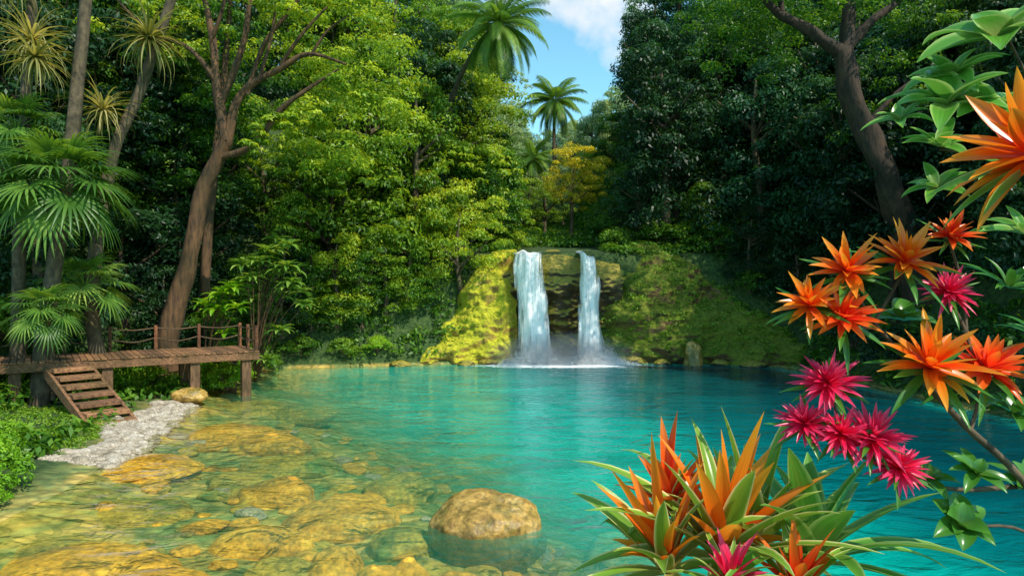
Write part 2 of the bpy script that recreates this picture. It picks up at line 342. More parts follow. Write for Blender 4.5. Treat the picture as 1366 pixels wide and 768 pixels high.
def bank(name,x0,x1,Hf,yf,lean,mat,label,seed,tufts,back=5,amp=1):
    mb=MB();nu,nv=190,170;V=[]
    for j in range(nv):
        t=j/(nv-1)
        for i in range(nu):
            x=x0+(x1-x0)*i/(nu-1);H=Hf(x)
            if t<.7:
                q=t/.7;z=-.6+q*(H+.6);y=yf(x)+lean*q**2.0-.45*math.sin(q*2.6)
            else:
                q=(t-.7)/.3;z=H+.6*q*(1-q)+.2*q;y=yf(x)+lean-.23+back*q
            pv=Vector((x*.8+seed,y*.5,z*1.1))
            n=(mnoise.noise(pv*.6)*.95+mnoise.noise(pv*1.5)*.5)*amp+mnoise.noise(pv*4.0)*.2+mnoise.noise(pv*10)*.06+.12*strat(z,pv)
            k=.8 if t<.7 else .3
            V.append((x+.15*mnoise.noise(pv*1.1),y-n*k,z+.3*n*min(1,max(0,z))))
            if tufts and t<.95 and z>.4 and random.random()<tufts: ROCKTOPS.append((np.array(V[-1]),None))
    i=(np.arange(nu-1)[None,:]+nu*np.arange(nv-1)[:,None]).reshape(-1)
    mb.add(V,np.stack([i,i+1,i+nu+1,i+nu],-1));solo(name,mb.mesh(name,mat),(0,0,0),label,'cliff')
def lerp(x,pts):
    return float(np.interp(x,[p[0] for p in pts],[p[1] for p in pts]))
bank('mossy_outcrop',-4.7,.2,lambda x:lerp(x,[(-4.7,.1),(-3.6,1.1),(-2.6,2.5),(-1.6,3.9),(-.9,4.7),(.2,4.85)]),lambda x:lerp(x,[(-4.7,28.5),(-2.6,28.7),(-1.2,29.0),(-.4,29.3),(.2,30.4)]),1.7,M_mossY,'rounded golden-brown outcrop beside the waterfall, its yellow-green moss coloured as if sunlit',3,.0010,amp=.7)
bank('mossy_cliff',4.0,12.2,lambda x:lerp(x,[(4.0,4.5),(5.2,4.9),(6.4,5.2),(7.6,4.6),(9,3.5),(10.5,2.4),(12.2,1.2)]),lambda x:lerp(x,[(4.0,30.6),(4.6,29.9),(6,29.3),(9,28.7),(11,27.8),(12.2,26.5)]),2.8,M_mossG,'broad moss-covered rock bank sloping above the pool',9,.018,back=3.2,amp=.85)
rock('shore_rock',(7.5,28.3,.1),(.4,.35,.8),15,M_boulder,'upright pale rock at the foot of the mossy slope','rock',4,.2)
for i,(x,y,s) in enumerate([(-1.0,28.7,.4),(-.1,29.3,.35),(5.2,29.2,.5),(8.6,28.3,.4),(-4.6,28.1,.4),(9.9,27.8,.5),(-1.9,28.3,.35),(6.3,28.6,.35)]):
    rock('shore_rock',(x,y,.03),(s,s*.8,s*.5),30+i,M_cliff,'dark wet rock at the foot of the cliff','rock',4,.2,group='wet rocks along the far shore')
# falls
m,nt,N,L=nm('fall_mat')
geo=N.new('ShaderNodeNewGeometry');mp=N.new('ShaderNodeMapping');mp.inputs['Scale'].default_value=(8,3,.5);L.new(geo.outputs['Position'],mp.inputs[0])
n=noisen(N,L,mp.outputs[0],1.4,8,.7)
ra=ramp(N,[(.18,(0,0,0)),(.42,(1,1,1))]);L.new(mathn(N,L,'MULTIPLY_ADD',attr(N,'edge').outputs['Fac'],-.4,n),ra.inputs[0])
rc=ramp(N,[(.36,(.82,.87,.9)),(.5,(1,1,1))]);L.new(n,rc.inputs[0])
df=N.new('ShaderNodeBsdfDiffuse');L.new(rc.outputs[0],df.inputs[0]);tl=N.new('ShaderNodeBsdfTranslucent');L.new(rc.outputs[0],tl.inputs[0])
a1=N.new('ShaderNodeMixShader');a1.inputs[0].default_value=.2;L.new(df.outputs[0],a1.inputs[1]);L.new(tl.outputs[0],a1.inputs[2])
tp=N.new('ShaderNodeBsdfTransparent');a2=N.new('ShaderNodeMixShader');L.new(ra.outputs[0],a2.inputs[0]);L.new(tp.outputs[0],a2.inputs[1]);L.new(a1.outputs[0],a2.inputs[2])
out(N,L,a2.outputs[0]);M_fall=m
def fall(x0a,x1a,x0b,x1b,ztop,label,sk):
    mb=MB()
    for k in range(2):
        nu,nv=40,70;V=[];E=[]
        for j in range(nv):
            t=j/(nv-1)
            for i in range(nu):
                s=i/(nu-1)
                zt=ztop+sk*(s-.5)+.2*mnoise.noise(Vector((s*4,ztop,2)))
                if t<.2:
                    q=t/.2;z=zt+.22-.2*q*q;y=32.4-q*2.9
                else:
                    q=(t-.2)/.8;z=zt+.02-(zt+.08)*q**1.2;y=29.5-.45*q**.5
                qq=q**1.3 if t>.2 else 0
                a=x0a+(x0b-x0a)*qq;b=x1a+(x1b-x1a)*qq;x=a+(b-a)*s
                bul=.22*math.sin(s*math.pi)+.16*mnoise.noise(Vector((x*4,z*.4,k*5)))
                V.append((x+.14*mnoise.noise(Vector((x*2,z*.9,k*9+3))),y-bul-k*.1+.1,z+.02*k));E.append(abs(2*s-1)**3*(1-.3*qq)+k*.3)
        i=(np.arange(nu-1)[None,:]+nu*np.arange(nv-1)[:,None]).reshape(-1)
        mb.add(V,np.stack([i,i+1,i+nu+1,i+nu],-1),edge=np.array(E))
    return solo('waterfall',mb.mesh('waterfall',M_fall),(0,0,0),label,'waterfall')
fall(0.05,1.3,.35,1.85,4.7,'wide white waterfall pouring off a rock ledge',.1)
fall(2.9,3.65,2.7,4.0,4.6,'narrow white waterfall falling straight into the pool',-.15)
m,nt,N,L=nm('spray_mat');df=N.new('ShaderNodeBsdfDiffuse');df.inputs[0].default_value=(.95,.97,.98,1);out(N,L,df.outputs[0])
V0,F0=ico(1);n=20000;mb=MB()
cx=np.array([1.1,3.4])[rng.integers(0,2,n)];x=rng.normal(cx,.65);y=rng.normal(28.85,.28,n);z=np.abs(rng.normal(0,.36,n))*np.exp(-((x-cx)/1.2)**2)+.01;s=rng.uniform(.005,.016,n)
VV=(V0[None]*s[:,None,None]+np.stack([x,y,z],-1)[:,None]).reshape(-1,3);FF=(F0[None]+(np.arange(n)*len(V0))[:,None,None]).reshape(-1,3);mb.add(VV,FF)
o=part('spray',mb.mesh('spray',m));meta(o,'white spray thrown up at the foot of the waterfalls','spray',kind='stuff')
m,nt,N,L=nm('mist_mat');tc=N.new('ShaderNodeTexCoord');gr=N.new('ShaderNodeTexGradient');gr.gradient_type='SPHERICAL';L.new(tc.outputs['Object'],gr.inputs[0])
vs=N.new('ShaderNodeVolumeScatter');vs.inputs['Color'].default_value=(1,1,1,1);L.new(mathn(N,L,'MULTIPLY',gr.outputs['Fac'],1.5),vs.inputs['Density']);o=N.new('ShaderNodeOutputMaterial');L.new(vs.outputs[0],o.inputs['Volume'])
mb=MB();V0,F0=ico(3);mb.add(V0,F0);o=part('mist',mb.mesh('mist',m));o.location=(2.1,28.6,.25);o.scale=(3.4,.9,1.2);meta(o,'thin white mist drifting above the plunge pool','mist',kind='stuff')
# ------------------------------------------------------------------ foliage tools
def unit(a): return a/np.maximum(1e-9,np.linalg.norm(a,axis=1,keepdims=True))
def leaves(mb,C,Nn,Ls,Ws,down=.5,tint=None):
    n=len(C);Nn=unit(Nn)
    r=rng.normal(size=(n,3));r[:,2]-=down*1.5
    d=unit(r-Nn*(r*Nn).sum(1,keepdims=True));s=np.cross(Nn,d)
    Ls=np.broadcast_to(Ls,(n,))[:,None]*rng.uniform(.7,1.25,(n,1));Ws=np.broadcast_to(Ws,(n,))[:,None]*rng.uniform(.8,1.2,(n,1))
    V=np.stack([C-d*Ls*.5,C+s*Ws*.5-d*Ls*.05+Nn*Ws*.15,C+d*Ls*.5-Nn*Ls*.12,C-s*Ws*.5-d*Ls*.05+Nn*Ws*.15],1).reshape(-1,3)
    mb.add(V,np.arange(4*n).reshape(n,4),tint=np.repeat(tint,4))
def clump(mb,c,rad,n,L,W,zmin=-.35,tbase=.5,flat=.75,down=.5):
    D=rng.normal(size=(n*2,3));D=unit(D);D=D[D[:,2]>zmin][:n];n=len(D)
    rr=rad*rng.uniform(.55,1.08,(n,1));P=np.array(c)+D*rr*np.array([1,1,flat])
    Nn=D*.9+np.array([0,0,.55])+rng.normal(size=(n,3))*.42
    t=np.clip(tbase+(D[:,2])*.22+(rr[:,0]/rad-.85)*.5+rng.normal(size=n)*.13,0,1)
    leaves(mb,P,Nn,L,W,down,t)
def tube(mb,pts,rad,sides=10,seed=0,rough=.06,sm=3):
    P=[Vector(p) for p in pts];Q=[];Rr=[]
    for i in range(len(P)-1):
        p0=P[max(0,i-1)];p1=P[i];p2=P[i+1];p3=P[min(len(P)-1,i+2)]
        for k in range(sm):
            t=k/sm;Q.append(.5*((2*p1)+(p2-p0)*t+(2*p0-5*p1+4*p2-p3)*t*t+(3*p1-p0-3*p2+p3)*t**3));Rr.append(rad[i]*(1-t)+rad[i+1]*t)
    Q.append(P[-1]);Rr.append(rad[-1]);V=[];n=len(Q)
    up=Vector((.3,.9,.1))
    for i in range(n):
        d=(Q[min(n-1,i+1)]-Q[max(0,i-1)]).normalized();a=d.cross(up).normalized();b=d.cross(a)
        for k in range(sides):
            th=2*math.pi*k/sides;v=Q[i]
            rr=Rr[i]*(1+rough*2*mnoise.noise(Vector((math.cos(th)*1.5+seed,math.sin(th)*1.5,i*.35))))
            V.append(v+a*math.cos(th)*rr+b*math.sin(th)*rr)
    F=[[i*sides+k,i*sides+(k+1)%sides,(i+1)*sides+(k+1)%sides,(i+1)*sides+k] for i in range(n-1) for k in range(sides)]
    mb.add([v[:] for v in V],F);return Q
def crown_mesh(kind,seed):
    global rng;rng=np.random.default_rng(seed);random.seed(seed);mb=MB()
    if kind=='round':
        for i in range(52):
            a=random.uniform(0,6.28);u=random.uniform(-.85,1);r=math.sqrt(max(0,1-u*u))*random.uniform(.55,1.15)
            c=(2.0*r*math.cos(a),2.0*r*math.sin(a),4.0+2.3*u+random.uniform(-.3,.3))
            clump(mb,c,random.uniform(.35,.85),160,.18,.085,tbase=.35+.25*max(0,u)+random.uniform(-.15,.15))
    elif kind=='cascade':
        for i in range(58):
            h=random.random();a=random.uniform(0,6.28);r=(1.85-.9*h)*random.uniform(.5,1.1)
            c=(r*math.cos(a),r*math.sin(a),.3+h*5.8)
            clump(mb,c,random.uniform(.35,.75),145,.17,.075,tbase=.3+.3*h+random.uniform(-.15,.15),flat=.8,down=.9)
    elif kind=='spray':
        for i in range(34):
            a=random.uniform(0,6.28);u=random.uniform(-.9,1);L=random.uniform(1.2,2.6);z0=4+1.6*u
            for k in range(9):
                t=k/8;rr=.4+L*t;z=z0+.8*math.sin(t*2.2)-1.3*t*t
                clump(mb,(rr*math.cos(a+.2*t),rr*math.sin(a+.2*t),z),.34*(1-.4*t)+.1,28,.21,.07,tbase=.35+.25*u+random.uniform(-.1,.1),flat=.45)
    elif kind=='fine':
        for i in range(78):
            a=random.uniform(0,6.28);u=random.uniform(-.8,1);r=math.sqrt(max(0,1-u*u))*random.uniform(.4,1.15)
            c=(2.3*r*math.cos(a),2.3*r*math.sin(a),4.0+1.9*u+random.uniform(-.4,.4))
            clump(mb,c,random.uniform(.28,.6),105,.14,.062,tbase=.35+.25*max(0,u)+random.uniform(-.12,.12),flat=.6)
    elif kind=='bush':
        for i in range(26):
            a=random.uniform(0,6.28);u=random.uniform(0,1);r=math.sqrt(max(0,1-u*u))*random.uniform(.5,1.05)
            c=(1.1*r*math.cos(a),1.1*r*math.sin(a),.15+.95*u)
            clump(mb,c,random.uniform(.25,.45),130,.13,.075,tbase=.35+.3*u+random.uniform(-.1,.1))
    return mb
def trunk_mesh(seed,h,bush=False):
    random.seed(seed);mb=MB()
    if bush:
        for i in range(6):
            a=i*1.05;tube(mb,[(0,0,-.2),(.25*math.cos(a),.25*math.sin(a),.4),(.6*math.cos(a),.6*math.sin(a),.9)],[.05,.035,.012],6)
        return mb
    P=[(0,0,-.3),(.15,.05,h*.4),(-.05,.15,h*.8),(.1,0,h+1)];tube(mb,P,[.17,.13,.1,.04],8)
    for i in range(6):
        a=i*1.1+random.uniform(-.3,.3);z=h*random.uniform(.55,.9);r=random.uniform(1.2,1.9)
        tube(mb,[(0.05,.1,z),(r*.5*math.cos(a),r*.5*math.sin(a),z+.5),(r*math.cos(a),r*math.sin(a),z+1.1)],[.08,.05,.02],6)
    return mb
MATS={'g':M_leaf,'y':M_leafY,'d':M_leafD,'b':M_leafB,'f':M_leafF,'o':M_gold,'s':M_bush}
CR={};TR={}
for i,k in enumerate(['round','cascade','spray','fine','round2','bush']):
    base=crown_mesh(k.rstrip('2'),100+i).mesh('crown',M_leaf);CR[(k,'g')]=base
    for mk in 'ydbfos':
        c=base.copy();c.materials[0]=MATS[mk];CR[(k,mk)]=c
    TR[k]=trunk_mesh(200+i,4.0 if k!='cascade' else 4.6,k=='bush').mesh('trunk',M_barkG if i%2 else M_barkD)
random.seed(11);rng=np.random.default_rng(11)
def plant_tree(kind,mk,x,y,s,label,group,name='jungle_tree',cat='tree',z=None,sz=None,sink=0):
    e=empty(name,(x,y,(tz(x,y) if z is None else z)-sink),label,cat,group)
    e.scale=(s,s,sz or s*random.uniform(.9,1.15));e.rotation_euler=(random.uniform(-.06,.06),random.uniform(-.06,.06),random.uniform(0,6.28))
    part('trunk' if name!='leafy_bush' else 'stems',TR[kind],e);part('crown' if name!='leafy_bush' else 'foliage',CR[(kind,mk)],e);return e
cnt=0;yy=27.2
LAB={'g':'leafy green jungle tree growing on the steep slope','y':'yellow-green tree on the steep slope, sunlight put into its leaf colour','d':'dark green tree with the ravine shade put into its leaf colour','b':'blue-green tree on the steep slope, shade put into its leaf colour','f':'pale green tree far up the ravine, haze put into its leaf colour'}
row=0
while yy<125:
    st=2.15+max(0,yy-27)*.075
    xx=-.86*yy-2+(row%2)*st*.5
    while xx<.86*yy+2:
        x=xx+random.uniform(-.35,.35)*st;y=yy+random.uniform(-.35,.35)*st;xx+=st
        d=sd1(x,y)
        if d<.9:continue
        g,fl=gorge(x,y);z=tz(x,y)
        if y>29.5 and g<.9 and y<52:continue
        if 27<y<32.6 and 3.5<x<11.5:continue
        if z>3.2+.44*y+.5: continue
        depthg=min(d if y<31.5 else 99, g)
        if depthg>8 and y<60 and random.random()<.62:continue
        if y>60 and (abs(x-4)>20):continue
        near=depthg<2.6
        if x<-11 and y<31:near=False
        s=random.uniform(.7,.95) if near else random.uniform(1.05,1.45)
        if y>50:s*=1.2
        ev=(z+6.2*s-3.2)/y
        if ev>.25:
            lo=.03-(ev-.25)*.2;hi=.115+(ev-.25)*.19;a0=(x-2.1*s)/y;a1=(x+2.1*s)/y
            if a1>lo and a0<hi and not (y>50 and ev<.31):continue
        if x<1: mk=random.choice('ggyyyyd') if x>-11 else random.choice('dgdd')  # left slope: sunlit look comes from yellow-green leaf colour, far left shade from dark
        else: mk=random.choice('ddbbbbd')  # right slope: darker leaf copies paint in the hillside shade
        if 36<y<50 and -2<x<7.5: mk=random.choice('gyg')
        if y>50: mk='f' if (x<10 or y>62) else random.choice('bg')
        kind=random.choice(['cascade','cascade','fine','round'] if near else ['round','spray','fine','round2','cascade','cascade'])
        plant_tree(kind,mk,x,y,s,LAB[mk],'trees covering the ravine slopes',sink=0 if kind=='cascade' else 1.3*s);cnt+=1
    yy+=st*.82;row+=1
print('HILL TREES',cnt)
for (x,y,s,mk) in [(-10.4,27.0,.62,'g'),(-9.5,28.2,.7,'d'),(-8.4,28.6,.62,'g'),(-7.4,28.9,.72,'y'),(-6.4,29.0,.6,'g'),(-5.5,29.5,.72,'y'),(-4.6,30.0,.7,'g'),(-3.6,31.2,.7,'y'),(-11.6,25.6,.7,'d'),(-10.9,24.4,.5,'g'),(-12.2,24,.7,'d'),(10.6,30.6,.6,'d'),(12.0,28.8,.62,'d'),(12.6,27,.7,'d'),(9.2,32.4,.6,'g')]:
    plant_tree('cascade',mk,x,y,s,'vine-draped tree hanging down to the water edge','trees draped over the far shore',sz=s*.85)
for i in range(18):
    x=random.uniform(12.8,24);y=random.uniform(16,28);
    if x>.9*y+3:continue
    mk=random.choice('ddb');plant_tree(random.choice(['fine','round','cascade']),mk,x,y,random.uniform(.8,1.2),LAB[mk],'trees covering the ravine slopes',sink=.6)
for i in range(20):
    x=random.uniform(-25,-13);y=random.uniform(21,28)
    if x<-.9*y-2:continue
    mk=random.choice('dgd');plant_tree(random.choice(['fine','round','cascade','spray']),mk,x,y,random.uniform(.9,1.3),LAB[mk],'trees covering the ravine slopes')
plant_tree('fine','o',3.3,38.5,.8,'rounded golden-yellow tree above the waterfall',None,z=5.9)
plant_tree('fine','y',2.0,44,.8,'yellow-green tree further up the ravine',None,z=5.4)
BS=[(-8.1,10.4,.5,'s'),(-7.8,9.5,.5,'s'),(-8.7,11.5,.4,'s'),(-8.9,10.2,.6,'s'),(-9.9,13.4,.3,'s'),(-8.5,8.6,.55,'s'),
(-8.9,21.3,.6,'s'),(-9.6,22.4,.8,'s'),(-10.8,20.6,.6,'s'),(-12,19.6,.8,'s'),(-10.1,24,.8,'g'),(-12.8,18.0,.6,'s'),(-9.9,26.4,.7,'g'),(-8.6,27.9,.5,'g'),(-7,28.2,.5,'g'),(-5.6,28.5,.5,'s'),(-3.9,30.6,.6,'y'),(-2.6,32.6,.6,'y'),(5.2,33.8,.8,'g'),(7.2,33.6,.9,'g'),(8.4,32.8,.9,'g'),(9.6,31.8,.9,'g'),(10.6,30.4,.8,'g'),(11.6,29.4,.9,'d'),(12.4,24.8,.9,'d'),(12.4,22,.9,'d'),(12.8,19,1,'d'),(13.3,16,1,'d'),(-14.0,16.6,.7,'g'),(-14.5,19,1.2,'g'),(-.9,34.2,.7,'y'),(.2,35,.6,'y'),(4.9,36,.7,'g')]
for x,y,s,mk in BS:
    plant_tree('bush',mk,x,y,s,'bright green leafy bush at the water edge' if mk=='s' else 'low leafy green bush growing on the bank','bushes along the banks','leafy_bush','bush',z=max(tz(x,y),.1))
mb=MB();n=0
while n<4600:
    x=random.uniform(-26,28);y=random.uniform(12,62)
    if abs(x)>.85*y+2:continue
    d=sd1(x,y)
    if d<.15 or (x<-7 and d<1.1 and 11.8<y<19.3):continue
    if x<-9.5 and 13<y<17.2 and d<3.4:continue
    g,fl=gorge(x,y)
    if 30<y<35.5 and g<.1:continue
    if g>9 and y>34:continue
    if 27<y<31 and 4<x<12:continue
    clump(mb,(x,y,tz(x,y)+.05),random.uniform(.25,.65)*(1 if y<34 else 1.5),34,.24,.09,zmin=-.05,tbase=random.uniform(.05,.5));n+=1
for i in range(500): # short grass near the stairs
    x=random.uniform(-12.5,-8.3);y=random.uniform(12,17.2);d=sd1(x,y)
    if d<.8:continue
    clump(mb,(x,y,tz(x,y)),random.uniform(.1,.2),26,.1,.03,zmin=-.05,tbase=random.uniform(.4,.9),flat=.7)
for q,nv in ROCKTOPS: clump(mb,q,random.uniform(.1,.32),34,.11,.05,zmin=-.2,tbase=random.uniform(.4,1),flat=.5)
o=part('undergrowth',mb.mesh('undergrowth',M_leaf));meta(o,'dense low green undergrowth covering the slopes','undergrowth',kind='stuff')
# ------------------------------------------------------------------ hero trees
def hero(name,label,trunks,clumps,barkm,leafm,base,n=120,L=.16,W=.08,rad=.5,flat=.55,rs=1):
    e=empty(name,base,label,'tree');mb=MB()
    for k,(P,Rr) in enumerate(trunks):tube(mb,P,[r*rs for r in Rr],14,seed=k*3.1,rough=.16,sm=6)
    part('trunk',mb.mesh('trunk',barkm,base),e)
    mb=MB()
    for c in clumps: clump(mb,c[:3],rad*random.uniform(.6,1.2)*(c[3] if len(c)>3 else 1),n,L,W,tbase=random.uniform(.25,.75),flat=flat)
    part('crown',mb.mesh('crown',leafm,base),e);return e
zb=tz(-11.1,22)
tr1=[([(-11.15,22,zb-.4),(-11.05,22,1.9),(-10.4,22,4.0),(-10.0,22,6.2),(-9.2,22,7.9)],[.62,.4,.33,.29,.26]),
([(-9.2,22,7.9),(-9.55,22.1,9.7),(-9.8,22.3,11.5),(-10.3,22.4,13.5)],[.24,.17,.13,.08]),
([(-9.2,22,7.8),(-8.7,21.9,9.4),(-7.4,21.8,10.2),(-6.4,21.6,10.6),(-5.2,21.4,10.2)],[.2,.15,.12,.08,.04]),
([(-9.4,22,7.4),(-8.2,21.6,7.7),(-7.2,21.2,8.7),(-6.3,21.0,9.3),(-5.3,20.9,9.9)],[.16,.13,.1,.07,.03]),
([(-9.4,22.1,9.2),(-8.7,22.0,10.9),(-8.4,21.9,12.4),(-8.1,21.8,14)],[.15,.12,.09,.05]),
([(-8.5,21.9,9.4),(-7.9,21.8,11),(-6.9,21.7,12.2),(-6.2,21.6,13.2)],[.1,.08,.06,.03]),
([(-9.5,22.1,9.8),(-10.4,22.0,10.9),(-11.6,21.8,11.4),(-12.6,21.7,12.4)],[.13,.09,.07,.04]),
([(-7.4,21.8,10.3),(-6.6,21.5,11.2),(-5.8,21.4,12)],[.08,.06,.03]),([(-9.8,22.2,11.2),(-9.3,22,12.3),(-9.1,21.9,13.6)],[.09,.07,.04]),([(-8.1,21.8,9.8),(-7.6,21.6,11.2),(-7.4,21.5,12.8)],[.08,.06,.03]),([(-6.4,21.6,10.5),(-5.8,21.5,11.3),(-5.0,21.4,11.8)],[.06,.04,.02])]
cl=[]
for i in range(210):
    x=random.uniform(-12.8,-3.9);z=random.uniform(9.2,14.5)
    y=random.uniform(22.6,26) if random.random()<.7 else random.uniform(20.0,21.3)
    if z<10.5+abs(x+8)*.1 and x<-9: continue
    if y<22 and (z<11.0):continue
    cl.append((x,y,z))
for i in range(60): cl.append((random.uniform(-6.9,-3.6),random.uniform(21.8,25),random.uniform(7.0,11)))
for i in range(30): # leafy twigs along the arching limbs
    t=random.random();cl.append((-8.2+3.4*t,21.2+random.uniform(-.5,.9),7.9+1.9*t+random.uniform(-.7,.2),.45))
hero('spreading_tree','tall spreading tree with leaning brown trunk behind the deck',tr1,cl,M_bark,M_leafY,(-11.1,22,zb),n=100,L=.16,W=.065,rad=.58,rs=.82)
hero('slender_tree','slender brown tree rising behind the deck',[([(-10.8,24.5,.8),(-11,24.5,4),(-10.7,24.6,7.6),(-10.4,24.7,11),(-10.2,24.8,14)],[.28,.24,.2,.16,.1])],[(random.uniform(-13,-9),random.uniform(24,27),random.uniform(9.5,15)) for i in range(40)],M_bark,M_leaf,(-10.8,24.5,tz(-10.8,24.5)),L=.2,W=.09,rad=.7,rs=.7)
zb=tz(13.6,23)
tr2=[([(14.0,23,zb-.6),(13.2,22.6,4.7),(12.6,22.3,5.8),(11.8,22,7.4),(11.0,22,9.2),(10.7,22,10.8)],[.9,.62,.5,.45,.41,.37]),
([(10.7,22,10.7),(9.6,21.9,11.4),(8.6,21.8,11.9),(7.8,21.8,12.6),(6.9,21.7,12.7)],[.28,.21,.15,.1,.05]),
([(10.7,22,10.7),(10.9,22.1,12.2),(10.6,22.2,13.9)],[.3,.24,.18]),
([(10.8,22,10.9),(11.6,22,11.8),(12.4,22,12.4),(13.3,22,13.4)],[.22,.16,.12,.08]),
([(8.6,21.8,12.0),(8.5,21.8,13.2),(8.3,21.8,14)],[.12,.09,.05]),
([(11.4,22,8.4),(12.3,21.9,9.4),(13.3,21.8,10.2)],[.13,.09,.04])]
cl=[(random.uniform(5.8,15.5),random.uniform(22.3,26),random.uniform(12.2,15.5)) for i in range(110)]
cl+=[(random.uniform(6.8,9.6),random.uniform(22.4,25),random.uniform(10.6,13)) for i in range(34)]
cl+=[(random.uniform(12.0,17),random.uniform(22.6,25.5),random.uniform(8.5,12.5)) for i in range(50)]
cl+=[(random.uniform(7,14),random.uniform(20.3,21.6),random.uniform(11.7,14),.8) for i in range(30)]
hero('leaning_tree','large dark tree leaning over the shaded slope',tr2,cl,M_barkD,M_leaf,(13.6,23,zb),n=100,L=.16,W=.065,rad=.6,rs=.84)
# ------------------------------------------------------------------ blades / palms
def blade(az,el,L,W,droop,prof='strap',fold=.22,segs=9,curl=1.6):
    p=np.zeros(3);V=[];A=[];E=[];ca,sa=math.cos(az),math.sin(az);side=np.array([-sa,ca,0])
    for i in range(segs+1):
        t=i/segs;th=el-droop*t**curl;d=np.array([ca*math.cos(th),sa*math.cos(th),math.sin(th)]);nn=np.array([-ca*math.sin(th),-sa*math.sin(th),math.cos(th)])
        if i>0:p=p+d*L/segs
        if prof=='strap': w=W*min(1,.6+1.6*t)*max(0,1-t**2.6)**.9
        elif prof=='petal': w=W*(max(0,math.sin(math.pi*min(1,(.12+.88*t))))**.9)
        elif prof=='leaf': w=W*max(0.02,math.sin(math.pi*t**.8))**.85
        else: w=W*(1-t)*.9+.001
        w=max(w,W*.015)
        V+=[p-side*w/2+nn*fold*w,p-side*w/4+nn*fold*w*.3,p,p+side*w/4+nn*fold*w*.3,p+side*w/2+nn*fold*w];A+=[t]*5;E+=[1,.5,0,.5,1]
    F=[[i*5+k,i*5+k+1,i*5+k+6,i*5+k+5] for i in range(segs) for k in range(4)]
    return np.array(V),np.array(F),np.array(A),np.array(E)
def tilt(dirv):
    q=Vector((0,0,1)).rotation_difference(Vector(dirv).normalized());return np.array(q.to_matrix())
def rosette(mb,c,layers,Mt=None,seed=0):
    rr=random.Random(seed)
    for n,el,L,W,dr,prof in layers:
        a0=rr.uniform(0,6)
        for k in range(n):
            V,F,A,E=blade(a0+k*6.283/n+rr.uniform(-.3,.3),el+rr.uniform(-.16,.16),L*rr.uniform(.75,1.2),W*rr.uniform(.8,1.15),dr*rr.uniform(.6,1.4),prof)
            if Mt is not None:V=V@Mt.T
            mb.add(V+np.array(c),F,rr.random(),A,E)
def fanleaf(mb,c,az,el,pet,rad,n=24,seed=0,W=.036):
    rr=random.Random(seed);d=np.array([math.cos(az)*math.cos(el),math.sin(az)*math.cos(el),math.sin(el)])
    tip=np.array(c)+d*pet-np.array([0,0,pet*.12])
    tube(mb,[tuple(c),tuple(np.array(c)+d*pet*.5),tuple(tip)],[.018,.014,.01],5)
    side=np.array([-math.sin(az),math.cos(az),0]);el2=el-.55
    f=np.array([math.cos(az)*math.cos(el2),math.sin(az)*math.cos(el2),math.sin(el2)]);nn=np.cross(f,side);tn=rr.uniform(.1,.7)
    if nn[2]<0:nn=-nn
    for k in range(n):
        a=(k/(n-1)-.5)*R(260);dd=f*math.cos(a)+side*math.sin(a);L=rad*(1-.22*abs(a)/2.2)*rr.uniform(.85,1.1)
        s2=np.cross(dd,nn);V=[];A=[]
        for i in range(6):
            t=i/5;p=tip+dd*L*t+nn*.12*L*math.sin(t*2.5)-np.array([0,0,1])*L*.42*max(0,t-.35)**1.6
            w=W*rad*(math.sin(math.pi*(.15+.85*t))+.02)
            V+=[p-s2*w,p+nn*w*.4,p+s2*w];A+=[t]*3
        F=[[i*3+q,i*3+q+1,i*3+q+4,i*3+q+3] for i in range(5) for q in range(2)]
        mb.add(V,F,np.clip(tn+rr.uniform(-.3,.3),0,1),A)
def pinnate(mb,c,az,el,L,ll,n=46,seed=0,droop=1.5):
    rr=random.Random(seed);p=np.array(c,float);ca,sa=math.cos(az),math.sin(az);side=np.array([-sa,ca,0]);pts=[p.copy()]
    tn=rr.uniform(.2,.9)
    for i in range(n):
        t=(i+1)/n;th=el-droop*t**1.3;d=np.array([ca*math.cos(th),sa*math.cos(th),math.sin(th)]);p=p+d*L/n;pts.append(p.copy())
        if t<.1:continue
        l=ll*(math.sin(math.pi*(.12+.82*t)))**.6*rr.uniform(.8,1.1)
        for sg in(-1,1):
            o=side*sg*.8+d*.7+np.array([0,0,-.3]);o/=np.linalg.norm(o);wv=d*l*.055
            q1=p+o*l*.5;q2=p+o*l+np.array([0,0,-l*.25])
            mb.add([p-wv*.6,p+wv*.6,q1+wv,q2,q1-wv],[[0,1,2,4]],tn+rr.uniform(-.2,.2),t)
            mb.add([q1+wv,q2,q1-wv],[[0,1,2]],tn,t)
    tube(mb,[tuple(q) for q in pts[::6]],[.03*(1-k/len(pts[::6]))+.006 for k in range(len(pts[::6]))],5,sm=2)
def coco(base,pts,rad,L,ll,nf,label,seed,mat=M_palm,low=-.5):
    e=empty('palm_tree',base,label,'palm tree');mb=MB();tube(mb,pts,rad,10,sm=6,rough=.05);part('trunk',mb.mesh('trunk',M_barkG,base),e)
    mb=MB();rr=random.Random(seed)
    for k in range(nf):pinnate(mb,pts[-1],k*2.399+rr.uniform(-.2,.2),low+(1.35-low)*(k/nf)+rr.uniform(-.1,.1),L*rr.uniform(.8,1.12),ll,seed=seed+k,droop=rr.uniform(.9,1.5))
    part('crown',mb.mesh('crown',mat,base),e);return e
zp=tz(-3.8,34.4)
coco((-3.8,34.4,zp),[(-3.8,34.4,zp-.5),(-3.5,34.0,10.5),(-2.7,32.8,12.8),(-1.6,31.2,14.2),(-.6,29.9,14.75)],[.2,.16,.13,.11,.1],2.7,.58,42,'coconut palm leaning out from the green slope against the sky',5,low=-.9)
coco((3.75,60,9),[(3.75,60,8),(3.8,60,12),(3.7,60,16),(3.75,60,19.6)],[.26,.2,.16,.13],3.3,.8,34,'distant palm tree standing against the sky',40,low=-.9)
